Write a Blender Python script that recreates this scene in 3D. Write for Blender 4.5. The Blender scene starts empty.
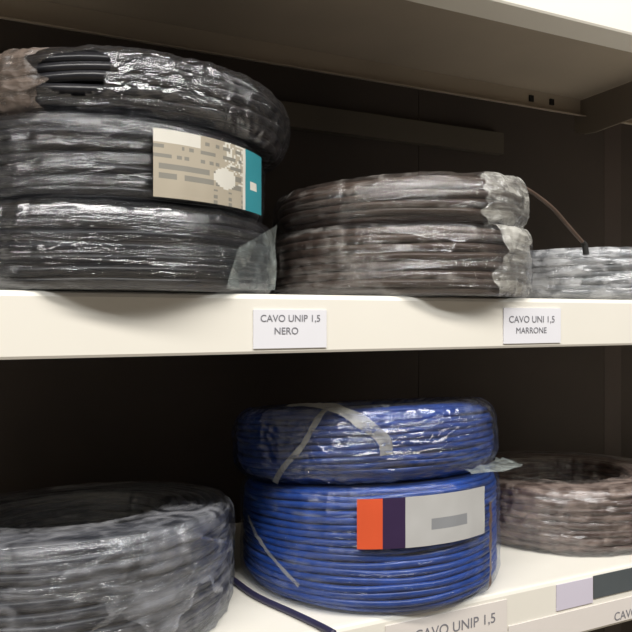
import bpy, math, random
from mathutils import Vector, noise

PI = math.pi
C = bpy.context.scene.collection
CAM = Vector((0.0, -0.5, 0.0))
YAW = math.radians(24.9)
FPX = 678.0

# ------------------------------------------------------------------ helpers
def mesh(name, verts, faces, mats, parent=None, loc=None, smooth=False, midx=None):
    me = bpy.data.meshes.new(name)
    me.from_pydata(verts, [], faces)
    for m in (mats if isinstance(mats, (list, tuple)) else [mats]):
        me.materials.append(m)
    if midx:
        me.polygons.foreach_set('material_index', midx)
    if smooth:
        me.polygons.foreach_set('use_smooth', [True] * len(me.polygons))
    me.update()
    o = bpy.data.objects.new(name, me)
    C.objects.link(o)
    if parent:
        o.parent = parent
    if loc:
        o.location = loc
    return o

def thing(name, label, cat, loc, group=None):
    o = bpy.data.objects.new(name, None)
    o.empty_display_size = 0.02
    C.objects.link(o)
    o.location = loc
    tag(o, label, cat, group)
    return o

def tag(o, label, cat, group=None):
    o['label'] = label
    o['category'] = cat
    if group:
        o['group'] = group
    return o

def box(v, f, x0, x1, y0, y1, z0, z1):
    b = len(v)
    v += [(x0, y0, z0), (x1, y0, z0), (x1, y1, z0), (x0, y1, z0), (x0, y0, z1), (x1, y0, z1), (x1, y1, z1), (x0, y1, z1)]
    f += [(b, b+3, b+2, b+1), (b+4, b+5, b+6, b+7), (b, b+1, b+5, b+4), (b+1, b+2, b+6, b+5), (b+2, b+3, b+7, b+6), (b+3, b, b+4, b+7)]

def extrude_x(profile, x0, x1):
    """closed (y,z) outline swept along X"""
    n = len(profile)
    v = [(x0, y, z) for y, z in profile] + [(x1, y, z) for y, z in profile]
    f = [(i, (i+1) % n, n + (i+1) % n, n + i) for i in range(n)]
    f += [tuple(range(n))[::-1], tuple(range(n, 2*n))]
    return v, f

def tube(path, r, sides=8, caps=True):
    """tube along a list of points; r is a number or a list"""
    v, f = [], []
    n = len(path)
    P = [Vector(p) for p in path]
    up = Vector((0, 0, 1))
    for i in range(n):
        t = (P[min(i+1, n-1)] - P[max(i-1, 0)]).normalized()
        a = t.cross(up)
        if a.length < 1e-3:
            a = t.cross(Vector((1, 0, 0)))
        a.normalize()
        b = a.cross(t)
        rr = r[i] if isinstance(r, list) else r
        for k in range(sides):
            q = 2*PI*k/sides
            v.append(tuple(P[i] + a*(rr*math.cos(q)) + b*(rr*math.sin(q))))
    for i in range(n-1):
        for k in range(sides):
            k2 = (k+1) % sides
            f.append((i*sides+k, i*sides+k2, (i+1)*sides+k2, (i+1)*sides+k))
    if caps:
        f.append(tuple(range(sides))[::-1])
        f.append(tuple(range((n-1)*sides, n*sides)))
    return v, f

def spline(pts, n=12):
    """Catmull-Rom through pts"""
    P = [Vector(p) for p in pts]
    P = [P[0]*2 - P[1]] + P + [P[-1]*2 - P[-2]]
    out = []
    for i in range(1, len(P)-2):
        for k in range(n):
            t = k/n
            a, b, c, d = P[i-1], P[i], P[i+1], P[i+2]
            out.append(0.5*((2*b) + (c-a)*t + (2*a-5*b+4*c-d)*t*t + (3*b-a-3*c+d)*t**3))
    out.append(P[-2])
    return out

# rounded-rectangle cross-section of a coil; s runs 0..1: up the outer face, in over the top, down the bore, out along the base
class Section:
    def __init__(self, R, w, h, c):
        self.pts = []
        c = min(c, w/2*0.98, h/2*0.98)
        cor = [((R-c), c, -PI/2), ((R-c), h-c, 0), ((R-w+c), h-c, PI/2), ((R-w+c), c, PI)]
        for (x, z, a0) in cor:
            for k in range(9):
                a = a0 + (PI/2)*k/8
                self.pts.append((x + c*math.cos(a), z + c*math.sin(a), math.cos(a), math.sin(a)))
        self.pts.append(self.pts[0])
        self.L = [0.0]
        for p, q in zip(self.pts, self.pts[1:]):
            self.L.append(self.L[-1] + math.hypot(q[0]-p[0], q[1]-p[1]))
        self.len = self.L[-1]
        self.h = h
    def at(self, s):
        d = (s % 1.0)*self.len
        lo = 0
        hi = len(self.L)-1
        while hi-lo > 1:
            m = (lo+hi)//2
            if self.L[m] <= d:
                lo = m
            else:
                hi = m
        t = (d-self.L[lo])/max(1e-9, self.L[hi]-self.L[lo])
        p, q = self.pts[lo], self.pts[hi]
        return [p[i]+(q[i]-p[i])*t for i in range(4)]
    def s_of_z(self, z):
        """s on the outer face at height z"""
        best = 0
        for k in range(0, 500):
            s = k/1000
            p = self.at(s)
            if p[2] < -0.05 or p[1] >= z:
                return s
        return best

# ------------------------------------------------------------------ materials
def nt(name):
    m = bpy.data.materials.new(name)
    m.use_nodes = True
    n = m.node_tree.nodes
    return m, n, m.node_tree.links, n['Principled BSDF']

def paint(name, col, rough=0.5, dirt=0.06, scale=9, metal=0.0, bump=0.0):
    m, n, l, p = nt(name)
    tc = n.new('ShaderNodeTexCoord')
    no = n.new('ShaderNodeTexNoise'); no.inputs['Scale'].default_value = scale; no.inputs['Detail'].default_value = 6
    l.new(tc.outputs['Object'], no.inputs['Vector'])
    cr = n.new('ShaderNodeValToRGB')
    cr.color_ramp.elements[0].position = 0.3; cr.color_ramp.elements[1].position = 0.7
    cr.color_ramp.elements[0].color = tuple(x*(1-dirt) for x in col) + (1,)
    cr.color_ramp.elements[1].color = tuple(min(1, x*(1+dirt)) for x in col) + (1,)
    l.new(no.outputs['Fac'], cr.inputs['Fac']); l.new(cr.outputs['Color'], p.inputs['Base Color'])
    p.inputs['Roughness'].default_value = rough; p.inputs['Metallic'].default_value = metal
    if bump:
        b = n.new('ShaderNodeBump'); b.inputs['Strength'].default_value = bump; b.inputs['Distance'].default_value = 0.002
        l.new(no.outputs['Fac'], b.inputs['Height']); l.new(b.outputs['Normal'], p.inputs['Normal'])
    return m

def film(name, tint=(0.93, 0.95, 0.97), haze=(0.62, 0.63, 0.66), lo=0.52, hi=0.80, hmax=0.45, rough=0.16, gloss=0.20, streak=(6, 6, 60), facet=(38, 38, 95), bump=0.8, fw=0.75):
    """thin stretched plastic: clear, glossy at creases, milky where it is bunched"""
    m = bpy.data.materials.new(name); m.use_nodes = True
    n = m.node_tree.nodes; l = m.node_tree.links
    n.remove(n['Principled BSDF'])
    out = n['Material Output']
    tc = n.new('ShaderNodeTexCoord')
    mp = n.new('ShaderNodeMapping'); mp.inputs['Scale'].default_value = streak
    l.new(tc.outputs['Object'], mp.inputs['Vector'])
    n1 = n.new('ShaderNodeTexNoise'); n1.inputs['Scale'].default_value = 2.2; n1.inputs['Detail'].default_value = 7; n1.inputs['Roughness'].default_value = 0.6; n1.inputs['Distortion'].default_value = 0.6
    l.new(mp.outputs['Vector'], n1.inputs['Vector'])
    n2 = n.new('ShaderNodeTexNoise'); n2.inputs['Scale'].default_value = 38; n2.inputs['Detail'].default_value = 5; n2.inputs['Distortion'].default_value = 1.2
    l.new(tc.outputs['Object'], n2.inputs['Vector'])
    ad = n.new('ShaderNodeMath'); ad.operation = 'MULTIPLY_ADD'; ad.inputs[1].default_value = 0.55
    l.new(n2.outputs['Fac'], ad.inputs[0])
    ml = n.new('ShaderNodeMath'); ml.operation = 'MULTIPLY'; ml.inputs[1].default_value = 0.55
    l.new(n1.outputs['Fac'], ml.inputs[0]); l.new(ml.outputs[0], ad.inputs[2])
    wn = n.new('ShaderNodeTexNoise'); wn.inputs['Scale'].default_value = 14; wn.inputs['Detail'].default_value = 2
    l.new(tc.outputs['Object'], wn.inputs['Vector'])
    wv = n.new('ShaderNodeVectorMath'); wv.operation = 'MULTIPLY_ADD'; wv.inputs[1].default_value = (0.05, 0.05, 0.03)
    l.new(wn.outputs['Color'], wv.inputs[0]); l.new(tc.outputs['Object'], wv.inputs[2])
    m3 = n.new('ShaderNodeMapping'); m3.inputs['Scale'].default_value = facet
    l.new(wv.outputs[0], m3.inputs['Vector'])
    vo = n.new('ShaderNodeTexVoronoi'); vo.feature = 'F1'; vo.inputs['Scale'].default_value = 1.0
    l.new(m3.outputs['Vector'], vo.inputs['Vector'])
    hs = n.new('ShaderNodeMath'); hs.operation = 'MULTIPLY_ADD'; hs.inputs[1].default_value = fw
    l.new(vo.outputs['Distance'], hs.inputs[0]); l.new(ad.outputs[0], hs.inputs[2])
    bu = n.new('ShaderNodeBump'); bu.inputs['Strength'].default_value = bump; bu.inputs['Distance'].default_value = 0.006
    l.new(hs.outputs[0], bu.inputs['Height'])
    tr = n.new('ShaderNodeBsdfTransparent'); tr.inputs['Color'].default_value = tint + (1,)
    gl = n.new('ShaderNodeBsdfGlossy'); gl.inputs['Roughness'].default_value = rough; gl.inputs['Color'].default_value = (0.95, 0.96, 1, 1)
    l.new(bu.outputs['Normal'], gl.inputs['Normal'])
    lw = n.new('ShaderNodeLayerWeight'); lw.inputs['Blend'].default_value = 0.22
    l.new(bu.outputs['Normal'], lw.inputs['Normal'])
    mr = n.new('ShaderNodeMapRange'); mr.inputs['To Min'].default_value = gloss*0.55; mr.inputs['To Max'].default_value = min(1, gloss*3.0)
    l.new(lw.outputs['Fresnel'], mr.inputs['Value'])
    mx = n.new('ShaderNodeMixShader')
    l.new(mr.outputs[0], mx.inputs['Fac']); l.new(tr.outputs[0], mx.inputs[1]); l.new(gl.outputs[0], mx.inputs[2])
    di = n.new('ShaderNodeBsdfDiffuse'); di.inputs['Color'].default_value = haze + (1,)
    l.new(bu.outputs['Normal'], di.inputs['Normal'])
    hr = n.new('ShaderNodeMapRange'); hr.interpolation_type = 'SMOOTHSTEP'
    hr.inputs['From Min'].default_value = lo; hr.inputs['From Max'].default_value = hi
    hr.inputs['To Min'].default_value = 0.015; hr.inputs['To Max'].default_value = hmax
    l.new(ad.outputs[0], hr.inputs['Value'])
    m2 = n.new('ShaderNodeMixShader')
    l.new(hr.outputs[0], m2.inputs['Fac']); l.new(mx.outputs[0], m2.inputs[1]); l.new(di.outputs[0], m2.inputs[2])
    l.new(m2.outputs[0], out.inputs['Surface'])
    return m

M_shelf = paint('cream_enamel', (0.86, 0.83, 0.76), 0.42, 0.03, 5)
M_under = paint('shelf_under_shade', (0.40, 0.34, 0.27), 0.55, 0.08, 6)  # darker copy of the cream shelf; the underside's shade is put into the colour
M_back = paint('back_board', (0.058, 0.044, 0.036), 0.7, 0.12, 7)
M_post = paint('post_brown', (0.08, 0.06, 0.052), 0.6, 0.1, 7)
M_brk = paint('bracket_steel', (0.20, 0.165, 0.13), 0.6, 0.08, 6)
M_rail = paint('rail_brown', (0.10, 0.083, 0.063), 0.6, 0.1, 7)
M_dark = paint('slot_black', (0.01, 0.01, 0.01), 0.8, 0.0)
M_paper = paint('paper_white', (0.80, 0.80, 0.86), 0.75, 0.015, 30)
M_ink = paint('ink_grey', (0.20, 0.20, 0.23), 0.8, 0.0)
M_black = paint('pvc_black', (0.018, 0.018, 0.022), 0.30, 0.25, 60)
M_brown = paint('pvc_brown', (0.085, 0.055, 0.042), 0.34, 0.18, 60)
M_grey = paint('pvc_grey', (0.21, 0.22, 0.235), 0.38, 0.1, 60)
M_blue = paint('pvc_blue', (0.012, 0.062, 0.32), 0.30, 0.22, 60)
M_navy = paint('pvc_slate', (0.040, 0.042, 0.055), 0.32, 0.25, 60)
M_tail = paint('pvc_dark_violet', (0.03, 0.028, 0.07), 0.35, 0.1, 60)
M_umber = paint('pvc_umber', (0.115, 0.068, 0.056), 0.36, 0.2, 60)

# ------------------------------------------------------------------ coil builder
def settle(t, R, kx=0.0, ky=0.0):
    """coils are soft: let one side of a coil sit lower than the other"""
    for o in t.children:
        if o.name.split('.')[0] == 'cable_end':
            continue
        for v in o.data.vertices:
            v.co.z *= 1 + kx*v.co.x/R + ky*v.co.y/R
        o.data.update()

def winding(name, sec_args, r, mat, parent, seed, wob=0.0012, layers=2, seg=72, sides=6):
    """one continuous cable laid turn beside turn round a rounded section, then a second layer inside it"""
    rnd = random.Random(seed)
    R, w, h, c = sec_args
    ph = [rnd.uniform(0, 2*PI) for _ in range(8)]
    path = []
    t = 0.0
    for L in range(layers):
        d = r*(1+1.85*L)
        sec = Section(R-d, w-2*d, h-2*d, max(0.003, c-d))
        pitch = 2*r*0.985/sec.len
        turns = 1/pitch
        n = int(turns*seg)
        s0 = 0.86
        for i in range(n):
            a = t*2*PI
            rho, z, nx, nz = sec.at(s0 + (i/seg)*pitch)
            k = noise.noise(Vector((math.cos(a)*1.6+seed, math.sin(a)*1.6, t*0.9)))
            k2 = noise.noise(Vector((math.cos(a)*2.2+seed+9, math.sin(a)*2.2, t*1.3)))
            inn = wob*(k-0.55)
            tan = wob*1.3*k2
            rr = rho + nx*inn - nz*tan
            zz = min(h-r, max(r, z + d + nz*inn + nx*tan))
            path.append((rr*math.cos(a), rr*math.sin(a), zz))
            t += 1/seg
    v, f = tube(path, r, sides)
    return mesh(name, v, f, mat, parent, smooth=True)

def wrap(name, sec_args, mat, parent, seed, off=0.0012, amp=0.0030, th=(0, 2*PI), s=(0.0, 1.0), holes=(), nth=200, ns=54, ragged=0.0):
    """shrink film drawn over the coil, puckered along the cable and gathered over the rim"""
    R, w, h, c = sec_args
    sec = Section(R, w, h, c)
    full = th[1]-th[0] > 2*PI-0.01
    fs = s[1]-s[0] > 0.999
    v, f = [], []
    na = nth if full else nth+1
    nb = ns if fs else ns+1
    for i in range(na):
        for j in range(nb):
            eu, ev = i/nth, j/ns
            if ragged:                                  # wavy torn outline
                n0 = noise.noise(Vector((ev*3.1, seed, 1))) + 0.5*noise.noise(Vector((ev*9, seed, 2)))
                n1 = noise.noise(Vector((ev*3.3, seed, 3))) + 0.5*noise.noise(Vector((ev*8, seed, 4)))
                n2 = noise.noise(Vector((eu*3.1, seed, 5))) + 0.5*noise.noise(Vector((eu*9, seed, 6)))
                n3 = noise.noise(Vector((eu*2.9, seed, 7))) + 0.5*noise.noise(Vector((eu*9, seed, 8)))
                du, dv = eu, ev
                eu = du + ragged*(n0*(1-du) + n1*du)
                ev = dv + ragged*(n2*(1-dv) + n3*dv)
            a = th[0] + (th[1]-th[0])*eu
            ss = s[0] + (s[1]-s[0])*ev
            rho, z, nx, nz = sec.at(ss)
            p = Vector((math.cos(a), math.sin(a), 0))
            u = noise.noise(Vector((a*3.0+seed, z*75+rho*40, seed*1.7)))          # long puckers along the cable
            g = noise.noise(Vector((a*14+seed*3, z*18+rho*30, 3.1)))              # gathers across it
            q = noise.noise(Vector((a*30, z*120, seed)))
            disp = off + amp*max(0, 0.35 + 0.75*(1-abs(u)*2.2)*0.6 + 0.45*g + 0.2*q)
            rr = rho + nx*disp
            zz = z + nz*disp
            zz = min(h + 0.0014, max(0.0, zz))
            v.append((p.x*rr, p.y*rr, zz))
    for i in range(nth):
        i2 = (i+1) % na
        for j in range(ns):
            j2 = (j+1) % nb
            am = th[0] + (th[1]-th[0])*(i+.5)/nth
            sm = s[0] + (s[1]-s[0])*(j+.5)/ns
            skip = False
            for (ha, hs, ra, rs) in holes:
                da = (am-ha+PI) % (2*PI) - PI
                e = (da/ra)**2 + ((sm-hs)/rs)**2
                if e < 1 + 0.4*noise.noise(Vector((am*6, sm*16, seed))):
                    skip = True
            if not skip:
                f.append((i*nb+j, i2*nb+j, i2*nb+j2, i*nb+j2))
    return mesh(name, v, f, mat, parent, smooth=True)

def ribbon(name, sec_args, ctrl, width, off, mat, parent, seed=0, n=40, m=6, rough=0.0012):
    """band laid over the coil along control points (angle, s)"""
    R, w, h, c = sec_args
    sec = Section(R, w, h, c)
    pts = spline([(a, s, 0) for a, s in ctrl], max(4, n//(len(ctrl)-1)))
    P = []
    for p in pts:
        rho, z, nx, nz = sec.at(p.y)
        P.append((Vector((rho*math.cos(p.x), rho*math.sin(p.x), z)), Vector((nx*math.cos(p.x), nx*math.sin(p.x), nz))))
    v, f = [], []
    for i in range(len(P)):
        t = (P[min(i+1, len(P)-1)][0] - P[max(0, i-1)][0]).normalized()
        b = P[i][1].cross(t).normalized()
        wd = width*(1+0.25*noise.noise(Vector((i*0.2, seed, 0))))
        for k in range(m+1):
            x = (k/m-0.5)*wd
            q = P[i][0] + b*x
            d = off + rough*noise.noise(q*160 + Vector((seed, 0, 0)))
            # keep the band on the curved surface
            rad = math.hypot(q.x, q.y)
            q = q + P[i][1]*d
            v.append(tuple(q))
    for i in range(len(P)-1):
        for k in range(m):
            a = i*(m+1)+k
            f.append((a, a+1, a+m+2, a+m+1))
    return mesh(name, v, f, mat, parent, smooth=True)

def patch(name, R, a0, a1, z0, z1, mats, pick, parent, nu=60, nv=36, lean=0.0):
    """label curved round the coil; pick(u,v) chooses the printed colour of each cell"""
    v, f, mi = [], [], []
    for j in range(nv+1):
        for i in range(nu+1):
            a = a0 + (a1-a0)*i/nu
            rr = R + lean*(j/nv) + 0.0005*noise.noise(Vector((a*9, j/nv*2, 1)))
            v.append((rr*math.cos(a), rr*math.sin(a), z0+(z1-z0)*j/nv))
    for j in range(nv):
        for i in range(nu):
            b = j*(nu+1)+i
            f.append((b, b+1, b+nu+2, b+nu+1))
            mi.append(pick((i+.5)/nu, (j+.5)/nv))
    return mesh(name, v, f, mats, parent, smooth=True, midx=mi)

def ray(px, py):
    a = YAW
    fx, rx = Vector((math.sin(a), math.cos(a), 0)), Vector((math.cos(a), -math.sin(a), 0))
    return fx + rx*((px-316)/FPX) + Vector((0, 0, 1))*((316-py)/FPX)

def on_plane_y(px, py, y):
    d = ray(px, py)
    return CAM + d*((y-CAM.y)/d.y)

def on_plane_z(px, py, z):
    d = ray(px, py)
    return CAM + d*((z-CAM.z)/d.z)

def on_cyl(px, py, cx, cy, R):
    d = ray(px, py)
    ox, oy = CAM.x-cx, CAM.y-cy
    A = d.x*d.x+d.y*d.y; B = 2*(ox*d.x+oy*d.y); D = ox*ox+oy*oy-R*R
    q = B*B-4*A*D
    t = (-B-math.sqrt(max(0, q)))/(2*A)
    p = CAM + d*t
    return math.atan2(p.y-cy, p.x-cx), p.z

# ------------------------------------------------------------------ shelving
X0, X1 = -0.75, 1.75
DEPTH = 0.31
Z_UP, Z_MID, Z_LOW = 0.342, 0.019, -0.264
Y_LOW = 0.016

def shelf(label, ztop, lip_h, deck_mat, depth=0.31, fold=0.022, y0=0.0):
    t = thing('metal_shelf', label, 'shelf', (0, 0, ztop), None)
    v, f = extrude_x([(y0+0.006, -0.002), (y0+0.006, 0.0), (0.3345, 0.0), (0.3345, -0.002)], X0, X1)  # deck extended to the back boards, added length blocks light behind the shelf
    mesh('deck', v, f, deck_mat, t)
    # folded front lip with rounded top edge and a bottom return
    prof = [(0.006, 0.0), (0.003, -0.0003), (0.001, -0.0015), (0.0, -0.004), (0.0, -lip_h+0.002), (0.001, -lip_h), (fold, -lip_h), (fold, -lip_h+0.0015), (0.0025, -lip_h+0.0015), (0.0025, -0.004), (0.006, -0.002)]
    v, f = extrude_x([(y0+y, z) for y, z in prof], X0, X1)
    mesh('front_lip', v, f, M_shelf, t)
    prof = [(depth, -0.002), (depth, -0.028), (depth-0.014, -0.032), (depth-0.014, -0.0305), (depth-0.002, -0.0265), (depth-0.002, -0.002)]
    v, f = extrude_x(prof, X0, X1)
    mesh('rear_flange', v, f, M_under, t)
    return t

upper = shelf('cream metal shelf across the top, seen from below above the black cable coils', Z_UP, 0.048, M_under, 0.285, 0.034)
middle = shelf('cream metal shelf at eye level carrying the black and brown coils', Z_MID, 0.047, M_shelf)
lower = shelf('cream metal shelf at the bottom carrying the blue cable coils', Z_LOW, 0.060, M_shelf, y0=Y_LOW)

def bracket(parent, x, zt, DEPTH=0.283):
    pr = [(0.03, -0.004), (DEPTH+0.012, -0.004), (DEPTH+0.012, -0.050), (DEPTH-0.008, -0.058), (DEPTH-0.03, -0.060), (0.08, -0.052), (0.03, -0.044)]
    v, f = extrude_x(pr, x-0.0015, x+0.0015)
    mesh('bracket', v, f, M_brk, parent)
bracket(upper, 0.818, Z_UP)
bracket(upper, -0.45, Z_UP)
for sx in (0.717, 0.757):
    v, f = [], []
    box(v, f, sx-0.004, sx+0.004, 0.285-0.0042, 0.285-0.0018, -0.019, -0.010)
    mesh('slot', v, f, M_dark, upper)

v, f = [], []
box(v, f, -3.0, 4.0, -3.2, 0.6, -0.80, -0.75)
o = mesh('floor', v, f, paint('shop_floor', (0.34, 0.30, 0.25), 0.35, 0.1, 3)); o['kind'] = 'structure'

# back boards and uprights
for i, (a, b) in enumerate(((X0, -0.3485), (-0.3475, 0.5525), (0.5535, 0.9245), (0.9655, X1))):
    v, f = [], []
    box(v, f, a, b, 0.335, 0.345, -0.75, 0.85)
    o = mesh('wall_back' if i == 0 else 'wall_back.%03d' % i, v, f, M_back)
    o['kind'] = 'structure'
v, f = [], []
box(v, f, X0, 0.70, 0.323, 0.3349, 0.252, 0.284)
o = mesh('trim_1', v, f, M_rail); o['kind'] = 'structure'
up = thing('upright_post', 'dark brown upright post behind the shelves, far right', 'post', (0.945, 0.335, -0.75))
v, f = [], []
box(v, f, -0.02, 0.02, -0.0003, 0.012, 0, 1.6)
mesh('post', v, f, M_post, up)

# ------------------------------------------------------------------ films
F_black = film('film_over_black', haze=(0.42, 0.42, 0.45), lo=0.60, hi=0.82, hmax=0.18, gloss=0.16, rough=0.09)
F_taut = film('film_taut_black', haze=(0.40, 0.40, 0.43), lo=0.60, hi=0.82, hmax=0.20, gloss=0.23, rough=0.10, streak=(2, 2, 60), fw=0.15, bump=0.7)
F_crisp = film('film_crisp_black', haze=(0.42, 0.42, 0.45), lo=0.62, hi=0.82, hmax=0.22, gloss=0.27, rough=0.07, facet=(75, 75, 150), fw=0.6)
F_tan = film('film_torn_tan', tint=(0.85, 0.8, 0.76), haze=(0.21, 0.165, 0.14), lo=0.32, hi=0.70, hmax=0.75, gloss=0.12, rough=0.3)
F_brown = film('film_over_brown', haze=(0.60, 0.56, 0.53), lo=0.56, hi=0.78, hmax=0.36, gloss=0.18, rough=0.12, streak=(4, 4, 60), fw=0.5)
F_milky = film('film_milky', haze=(0.78, 0.77, 0.72), lo=0.40, hi=0.75, hmax=0.60, gloss=0.2, rough=0.25)
F_grey = film('film_over_grey', haze=(0.72, 0.73, 0.76), lo=0.46, hi=0.70, hmax=0.55, gloss=0.25, rough=0.2)
F_blue = film('film_over_blue', haze=(0.45, 0.50, 0.60), lo=0.60, hi=0.82, hmax=0.25, gloss=0.10, rough=0.2)
F_blue2 = film('film_crisp_blue', haze=(0.45, 0.50, 0.58), lo=0.60, hi=0.80, hmax=0.30, gloss=0.25, rough=0.08, facet=(80, 80, 150), fw=0.6)
F_tape = film('film_twisted_band', haze=(0.42, 0.42, 0.38), lo=0.30, hi=0.65, hmax=0.50, gloss=0.15, rough=0.3)
F_umber = film('film_over_umber', haze=(0.54, 0.44, 0.40), lo=0.48, hi=0.74, hmax=0.48, gloss=0.22, rough=0.25)
F_slate = film('film_over_slate', haze=(0.50, 0.51, 0.56), lo=0.46, hi=0.72, hmax=0.36, gloss=0.17, rough=0.13, streak=(4, 4, 70), fw=0.25)
F_flap = film('film_corner', tint=(0.9, 0.95, 0.95), haze=(0.50, 0.56, 0.55), lo=0.35, hi=0.9, hmax=0.60, gloss=0.2, rough=0.2, streak=(8, 8, 8))

def flat_mat(name, col):
    return paint(name, col, 0.6, 0.02, 40)
P_white = flat_mat('print_white', (0.72, 0.70, 0.64))
P_beige = flat_mat('print_beige', (0.44, 0.39, 0.31))
P_grey = flat_mat('print_grey', (0.25, 0.24, 0.21))
P_teal = flat_mat('print_teal', (0.03, 0.27, 0.33))
P_orange = flat_mat('print_orange', (0.75, 0.10, 0.03))
P_violet = flat_mat('print_violet', (0.03, 0.012, 0.06))
P_dim = flat_mat('print_dim', (0.27, 0.28, 0.30))
P_silver = flat_mat('print_silver', (0.50, 0.50, 0.50))

# ------------------------------------------------------------------ black coils, left stack on the middle shelf
G1 = 'black cable coils stacked on the left of the middle shelf'
ZS = Z_MID + 0.0005
bx, by = 0.0890, 0.117
A = (0.138, 0.055, 0.0610, 0.011)
c = thing('cable_coil', 'lowest film-wrapped black cable coil in the left stack, standing on the middle shelf', 'cable coil', (bx, by, ZS), G1)
winding('winding', A, 0.0042, M_black, c, 1)
wrap('plastic_wrap', A, F_taut, c, 11, amp=0.0035)
# loose corner of film standing off the right-hand end
v, f = [], []
n1, n2 = 16, 14
def on_coil(px, py, R):
    a, z = on_cyl(px, py, bx, by, R)
    return Vector((bx+R*math.cos(a), by+R*math.sin(a), z))
pa = [on_coil(238, 246, 0.1455), on_plane_y(277, 223, 0.045), on_plane_y(275, 288, 0.045), on_coil(226, 287, 0.1455)]
for i in range(n1+1):
    for j in range(n2+1):
        u, w_ = i/n1, j/n2
        p = (pa[0]*(1-u)+pa[1]*u)*(1-w_) + (pa[3]*(1-u)+pa[2]*u)*w_
        p = p - Vector((bx, by, ZS)) + Vector((0, 0.006*noise.noise(Vector((u*3, w_*2, 5))), 0))
        p.z = max(0.0, p.z)
        v.append(tuple(p))
for i in range(n1):
    for j in range(n2):
        b = i*(n2+1)+j
        f.append((b, b+1, b+n2+2, b+n2+1))
o = mesh('film_flap', v, f, F_flap, c, smooth=True); o['label'] = 'clear loose corner of wrapping film'

ZS2 = ZS + 0.0610 + 0.0015
B = (0.130, 0.052, 0.0605, 0.010)
c = thing('cable_coil', 'black cable coil with a beige and teal label, middle of the left stack', 'cable coil', (0.089, by, ZS2), G1)
winding('winding', B, 0.0042, M_black, c, 2)
wrap('plastic_wrap', B, F_black, c, 12, amp=0.003)
a0, zA = on_cyl(153, 210, 0.089, by, 0.1365)
a1, zB = on_cyl(261, 206, 0.089, by, 0.1365)
rl = random.Random(4)
rows = [[rl.random() for _ in range(60)] for _ in range(40)]
def pick1(u, v):
    if u > 0.74:
        return 3 if not (0.80 < u < 0.9 and 0.35 < v < 0.5) else 0
    if u > 0.70:
        return 0
    if ((u-0.52)/0.10)**2 + ((v-0.42)/0.16)**2 < 1:
        return 0
    if v > 0.80 and u < 0.32:
        return 0
    if v < 0.28:
        return 1 if u < 0.34 else (2 if int(u*22) % 3 == 0 and int(v*22) % 2 == 0 else 1)
    if int(v*14) % 2 == 0 and rows[int(v*14)][int(u*34)] > 0.35:
        return 2
    return 1 if u < 0.5 else (0 if rl.random() < 0.4 else 1)
zl0 = 0.0035; zl1 = 0.052
o = patch('paper_label', 0.1368, a0, a1, zl0, zl1, [P_white, P_beige, P_grey, P_teal], pick1, c)
o['label'] = 'beige printed label with a teal end'

ZS3 = ZS2 + 0.0605 + 0.0015
T = (0.141, 0.058, 0.0520, 0.022)
c = thing('cable_coil', 'black cable coil in torn film on top of the left stack', 'cable coil', (0.108, 0.133, ZS3), G1)
winding('winding', T, 0.0042, M_black, c, 3, wob=0.002)
secT = Section(*T)
hole = on_cyl(80, 70, 0.108, 0.133, 0.135)[0]
wrap('plastic_wrap', T, F_crisp, c, 13, amp=0.0035, holes=((hole, 0.235, 0.18, 0.085),), nth=420, ns=120)
o = wrap('torn_film', T, F_tan, c, 17, off=0.0035, amp=0.004, th=(hole-1.3, hole-0.19), s=(0.09, 0.33), nth=90, ns=44, ragged=0.10); o['label'] = 'crumpled brownish torn film'

# ------------------------------------------------------------------ brown coils, right stack on the middle shelf
G2 = 'brown cable coils stacked on the right of the middle shelf'
rx, ry = 0.379, 0.113
D = (0.132, 0.052, 0.0630, 0.011)
c = thing('cable_coil', 'film-wrapped brown cable coil on the middle shelf, under another brown coil', 'cable coil', (rx, ry, ZS), G2)
winding('winding', D, 0.0040, M_brown, c, 4)
wrap('plastic_wrap', D, F_brown, c, 14, amp=0.0035)
aR, _ = on_cyl(512, 250, rx, ry, 0.134)
wrap('film_bunch', D, F_milky, c, 24, off=0.004, amp=0.004, th=(aR-0.16, aR+0.28), s=(0.06, 0.40), nth=44, ns=40, ragged=0.25)

settle(c, 0.132, kx=0.02)
ZR2 = ZS + 0.0630*0.985 + 0.0015
E = (0.128, 0.055, 0.0480, 0.018)
c = thing('cable_coil', 'brown cable coil on top of the right stack with its loose end sticking out', 'cable coil', (rx+0.002, ry+0.004, ZR2), G2)
winding('winding', E, 0.0040, M_brown, c, 5, wob=0.002)
wrap('plastic_wrap', E, F_brown, c, 15, amp=0.004)
aR, _ = on_cyl(505, 200, rx+0.002, ry+0.004, 0.129)
wrap('film_bunch', E, F_milky, c, 25, off=0.004, amp=0.004, th=(aR-0.25, aR+0.40), s=(0.03, 0.40), nth=44, ns=40, ragged=0.25)
org = Vector((rx+0.002, ry+0.004, ZR2))
pts = [Vector((rx+0.03, 0.045, ZR2+0.0505)), Vector((rx+0.07, 0.040, ZR2+0.0535)), on_plane_y(519, 183, 0.030), on_plane_y(549, 203, 0.028), on_plane_y(570, 226, 0.025), on_plane_y(585, 243, 0.021)]
v, f = tube([p-org for p in spline(pts, 8)], 0.0021, 8)
tail = mesh('cable_end', v, f, M_brown, c, smooth=True)
e1 = pts[-1]; e0 = e1 + (pts[-2]-e1).normalized()*0.004
v, f = tube([p-org for p in (e0, e1, e1+Vector((0.0004, -0.001, -0.010)))], 0.0030, 10)
mesh('end_cap', v, f, M_dark, tail)

settle(c, 0.128, kx=0.16)

# ------------------------------------------------------------------ grey coil at the right edge
Gc = (0.131, 0.052, 0.056, 0.010)
c = thing('cable_coil', 'grey cable coil in clear film at the right edge of the middle shelf', 'cable coil', (0.665, 0.135, ZS))
winding('winding', Gc, 0.0035, M_grey, c, 6)
wrap('plastic_wrap', Gc, F_grey, c, 16, amp=0.003)

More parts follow.
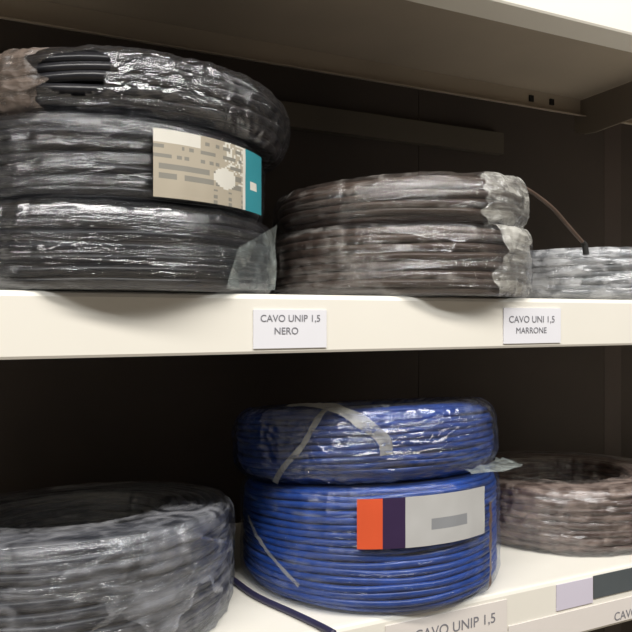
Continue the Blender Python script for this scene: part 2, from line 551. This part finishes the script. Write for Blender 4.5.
# ------------------------------------------------------------------ blue coils on the lower shelf
G3 = 'blue cable coils stacked on the lower shelf'
ZL = Z_LOW + 0.0005
ux, uy = 0.357, 0.136
U = (0.134, 0.055, 0.1010, 0.014)
c = thing('cable_coil', 'blue cable coil with an orange and white label, standing on the lower shelf', 'cable coil', (ux, uy, ZL), G3)
winding('winding', U, 0.0030, M_blue, c, 7, seg=84)
wrap('plastic_wrap', U, F_blue, c, 18, amp=0.0025)
a0, _ = on_cyl(357, 520, ux, uy, 0.138)
a1, _ = on_cyl(484, 520, ux, uy, 0.138)
def pick2(u, v):
    if u < 0.17:
        return 0
    if u < 0.31:
        return 1
    if 0.50 < u < 0.80 and 0.30 < v < 0.52:
        return 3
    return 2
o = patch('paper_label', 0.1385, a0, a1, 0.055, 0.0935, [P_orange, P_violet, P_silver, P_dim], pick2, c)
o['label'] = 'grey-white label with an orange and violet end'
SU = Section(*U)
o = ribbon('binding_band', U, [(a1+0.10, 0.05), (a1+0.10, 0.16), (a1+0.10, 0.30)], 0.006, 0.004, M_umber, c, 3); o['label'] = 'thin brown binding band'
aL, _ = on_cyl(250, 500, ux, uy, 0.136)
aL2, _ = on_cyl(300, 560, ux, uy, 0.136)
ribbon('film_crease', U, [(aL, 0.27), (aL+0.12, 0.22), (aL2, 0.10)], 0.004, 0.0038, F_tape, c, 5)
org = Vector((ux, uy, ZL))
q = [tuple(on_plane_z(px, py, Z_LOW+0.0032)) for px, py in ((232, 577), (256, 594), (295, 612), (320, 624), (334, 631.5))]
v, f = tube([p-org for p in spline(q, 8)], 0.0030, 8)
o = mesh('cable_end', v, f, M_tail, c, smooth=True); o['label'] = 'dark loose cable end lying on the shelf'

settle(c, 0.134, ky=-0.15)
ZL2 = ZL + 0.1010 + 0.0015
V = (0.138, 0.058, 0.0680, 0.022)
vx, vy = 0.357, 0.143
c = thing('cable_coil', 'blue cable coil tied with pale twisted film, on top of the labelled blue coil', 'cable coil', (vx, vy, ZL2), G3)
winding('winding', V, 0.0030, M_blue, c, 8, seg=84, wob=0.0016)
wrap('plastic_wrap', V, F_blue2, c, 19, amp=0.0035)
SV = Section(*V)
b0, _ = on_cyl(268, 488, vx, vy, 0.14)
b1, _ = on_cyl(300, 440, vx, vy, 0.14)
b2, _ = on_cyl(318, 415, vx, vy, 0.14)
b3, _ = on_cyl(385, 430, vx, vy, 0.14)
ribbon('film_band', V, [(b0, 0.06), (b1, 0.20), (b2, 0.31), (b2+0.1, 0.42)], 0.0055, 0.0045, F_tape, c, 6)
o = ribbon('film_band', V, [(b2-0.30, 0.42), (b2+0.02, 0.40), (b3-0.18, 0.335), (b3, 0.25), (b3+0.02, 0.18)], 0.012, 0.0048, F_tape, c, 8)
# flattened film tail past the right side of the upper coil
ar, _ = on_cyl(492, 480, vx, vy, 0.139)
v, f = [], []
for i in range(13):
    for j in range(9):
        u, w_ = i/12, j/8
        a = ar - 0.35 + 0.75*w_
        rr = 0.137 + u*0.030*math.sin(PI*(0.1+0.8*w_))
        v.append((rr*math.cos(a), rr*math.sin(a), 0.006 - 0.003*u + 0.003*noise.noise(Vector((u*3, w_*6, 2)))))
for i in range(12):
    for j in range(8):
        b = i*9+j
        f.append((b, b+1, b+10, b+9))
mesh('film_flap', v, f, F_flap, c, smooth=True)

c.rotation_euler = (-math.atan(0.101*0.15/0.134), 0, 0)

# ------------------------------------------------------------------ dark coil bottom left
W = (0.142, 0.062, 0.0900, 0.012)
wx, wy = 0.060, 0.156
c = thing('cable_coil', 'dark slate cable coil in crumpled film at the left of the lower shelf', 'cable coil', (wx, wy, ZL))
winding('winding', W, 0.0042, M_navy, c, 9)
wrap('plastic_wrap', W, F_slate, c, 20, amp=0.004)
aw, _ = on_cyl(165, 560, wx, wy, 0.142)
wrap('film_bunch', W, F_slate, c, 27, off=0.004, amp=0.006, th=(aw-0.45, aw+0.40), s=(0.14, 0.38), nth=60, ns=40, ragged=0.3)

settle(c, 0.142, ky=-0.13)

# ------------------------------------------------------------------ reddish brown coil bottom right
K = (0.138, 0.058, 0.068, 0.014)
c = thing('cable_coil', 'reddish brown cable coil in film at the right of the lower shelf', 'cable coil', (0.655, 0.170, ZL))
winding('winding', K, 0.0040, M_umber, c, 10)
wrap('plastic_wrap', K, F_umber, c, 21, amp=0.005)
settle(c, 0.138, ky=-0.08)

# ------------------------------------------------------------------ shelf labels
def lettering(txt, size, x, z, parent, mat, y=-0.0006, name='lettering', sx=1.0):
    cu = bpy.data.curves.new('txt', 'FONT')
    cu.body = txt; cu.size = size; cu.align_x = 'CENTER'; cu.align_y = 'CENTER'; cu.extrude = 0.00005
    o = bpy.data.objects.new('txt', cu)
    C.objects.link(o)
    bpy.context.view_layer.update()
    me = bpy.data.meshes.new_from_object(o.evaluated_get(bpy.context.evaluated_depsgraph_get()))
    bpy.data.objects.remove(o)
    for vv in me.vertices:
        vv.co = Vector((vv.co.x*sx, -vv.co.z, vv.co.y))
    me.materials.clear(); me.materials.append(mat)
    m = bpy.data.objects.new(name, me)
    C.objects.link(m); m.parent = parent; m.location = (x, y, z)
    return m

def card(label, x0, x1, z0, z1, mat, lines, group=None, y=-0.0008, name='shelf_label'):
    t = thing(name, label, 'label', ((x0+x1)/2, y, z0), group)
    w, h = (x1-x0), (z1-z0)
    v, f = [], []
    box(v, f, -w/2, w/2, -0.0003, 0.0006, 0, h)
    mesh('card', v, f, mat, t)
    for (txt, size, dx, dz, sx) in lines:
        lettering(txt, size, dx, dz, t, M_ink, sx=sx)
    return t

def px_x(px):
    return on_plane_y(px, 316, 0).x
GL = 'paper labels on the middle shelf edge'
xa, xb = px_x(253), px_x(326)
card('white paper label reading CAVO UNIP 1,5 NERO under the black coils', xa, xb, -0.0240, 0.0065, M_paper,
     [('CAVO UNIP 1,5', 0.0078, 0.000, 0.0235, 0.98), ('NERO', 0.0078, -0.004, 0.0135, 1.0)], GL)
xa, xb = px_x(503), px_x(560)
card('white paper label reading CAVO UNI 1,5 MARRONE under the brown coils', xa, xb, -0.0240, 0.0095, M_paper,
     [('CAVO UNI 1,5', 0.0090, -0.001, 0.0225, 1.0), ('MARRONE', 0.0080, -0.002, 0.0120, 1.0)], GL)

def px_low(px):
    return on_plane_y(px, 316, Y_LOW).x
M_pink = paint('paper_pinkish', (0.78, 0.73, 0.70), 0.7, 0.02, 20)
M_lav = paint('paper_lavender', (0.66, 0.62, 0.74), 0.7, 0.02, 20)
M_slate = paint('card_slate', (0.085, 0.10, 0.11), 0.5, 0.1, 20)
GB = 'labels on the lower shelf edge'
card('white paper label reading CAVO UNIP 1,5 BLU under the blue coils', px_low(385), px_low(507)-0.001, Z_LOW-0.052, Z_LOW-0.007, M_pink,
     [('CAVO UNIP 1,5', 0.0135, 0.008, 0.0300, 1.0), ('BLU', 0.0135, 0.0, 0.014, 1.0)], GB, y=Y_LOW-0.0008)
card('small lavender paper label on the lower shelf edge, beside the dark label', px_low(556), px_low(592), Z_LOW-0.030, Z_LOW-0.0040, M_lav, [], GB, y=Y_LOW-0.0008)
card('dark slate label at the right end of the lower shelf edge', px_low(593), px_low(593)+0.16, Z_LOW-0.0265, Z_LOW-0.0030, M_slate, [], GB, y=Y_LOW-0.0008)
card('long white paper label below the lavender one on the lower shelf edge', px_low(508), px_low(508)+0.24, Z_LOW-0.057, Z_LOW-0.0335, M_pink,
     [('CAVO UNI 1,5', 0.0125, 0.06, 0.006, 1.0)], GB, y=Y_LOW-0.0008)

# ------------------------------------------------------------------ light and camera
def area(name, loc, target, sx, sy, e, col):
    l = bpy.data.lights.new(name, 'AREA'); l.shape = 'RECTANGLE'; l.size = sx; l.size_y = sy; l.energy = e; l.color = col
    o = bpy.data.objects.new(name, l); C.objects.link(o); o.location = loc
    o.rotation_euler = (Vector(target)-Vector(loc)).to_track_quat('-Z', 'Y').to_euler()
    return o
area('ceiling_light', (0.10, -1.20, 1.66), (0.30, 0.0, 0.0), 4.4, 0.24, 112, (1.0, 0.97, 0.91))

w = bpy.data.worlds.new('shop'); bpy.context.scene.world = w
w.use_nodes = True
bg = w.node_tree.nodes['Background']
bg.inputs['Color'].default_value = (1.0, 0.93, 0.84, 1); bg.inputs['Strength'].default_value = 0.06

cam = bpy.data.cameras.new('camera'); co = bpy.data.objects.new('camera', cam); C.objects.link(co)
cam.sensor_width = 36; cam.lens = 36*FPX/632
cam.clip_start = 0.01
co.location = CAM
co.rotation_euler = (PI/2, 0, -YAW)
cam.shift_y = 2/632
bpy.context.scene.camera = co
sc = bpy.context.scene
sc.view_settings.view_transform = 'Standard'; sc.view_settings.look = 'None'
sc.view_settings.gamma = 1; sc.view_settings.use_curve_mapping = False
sc.view_settings.exposure = 0.0
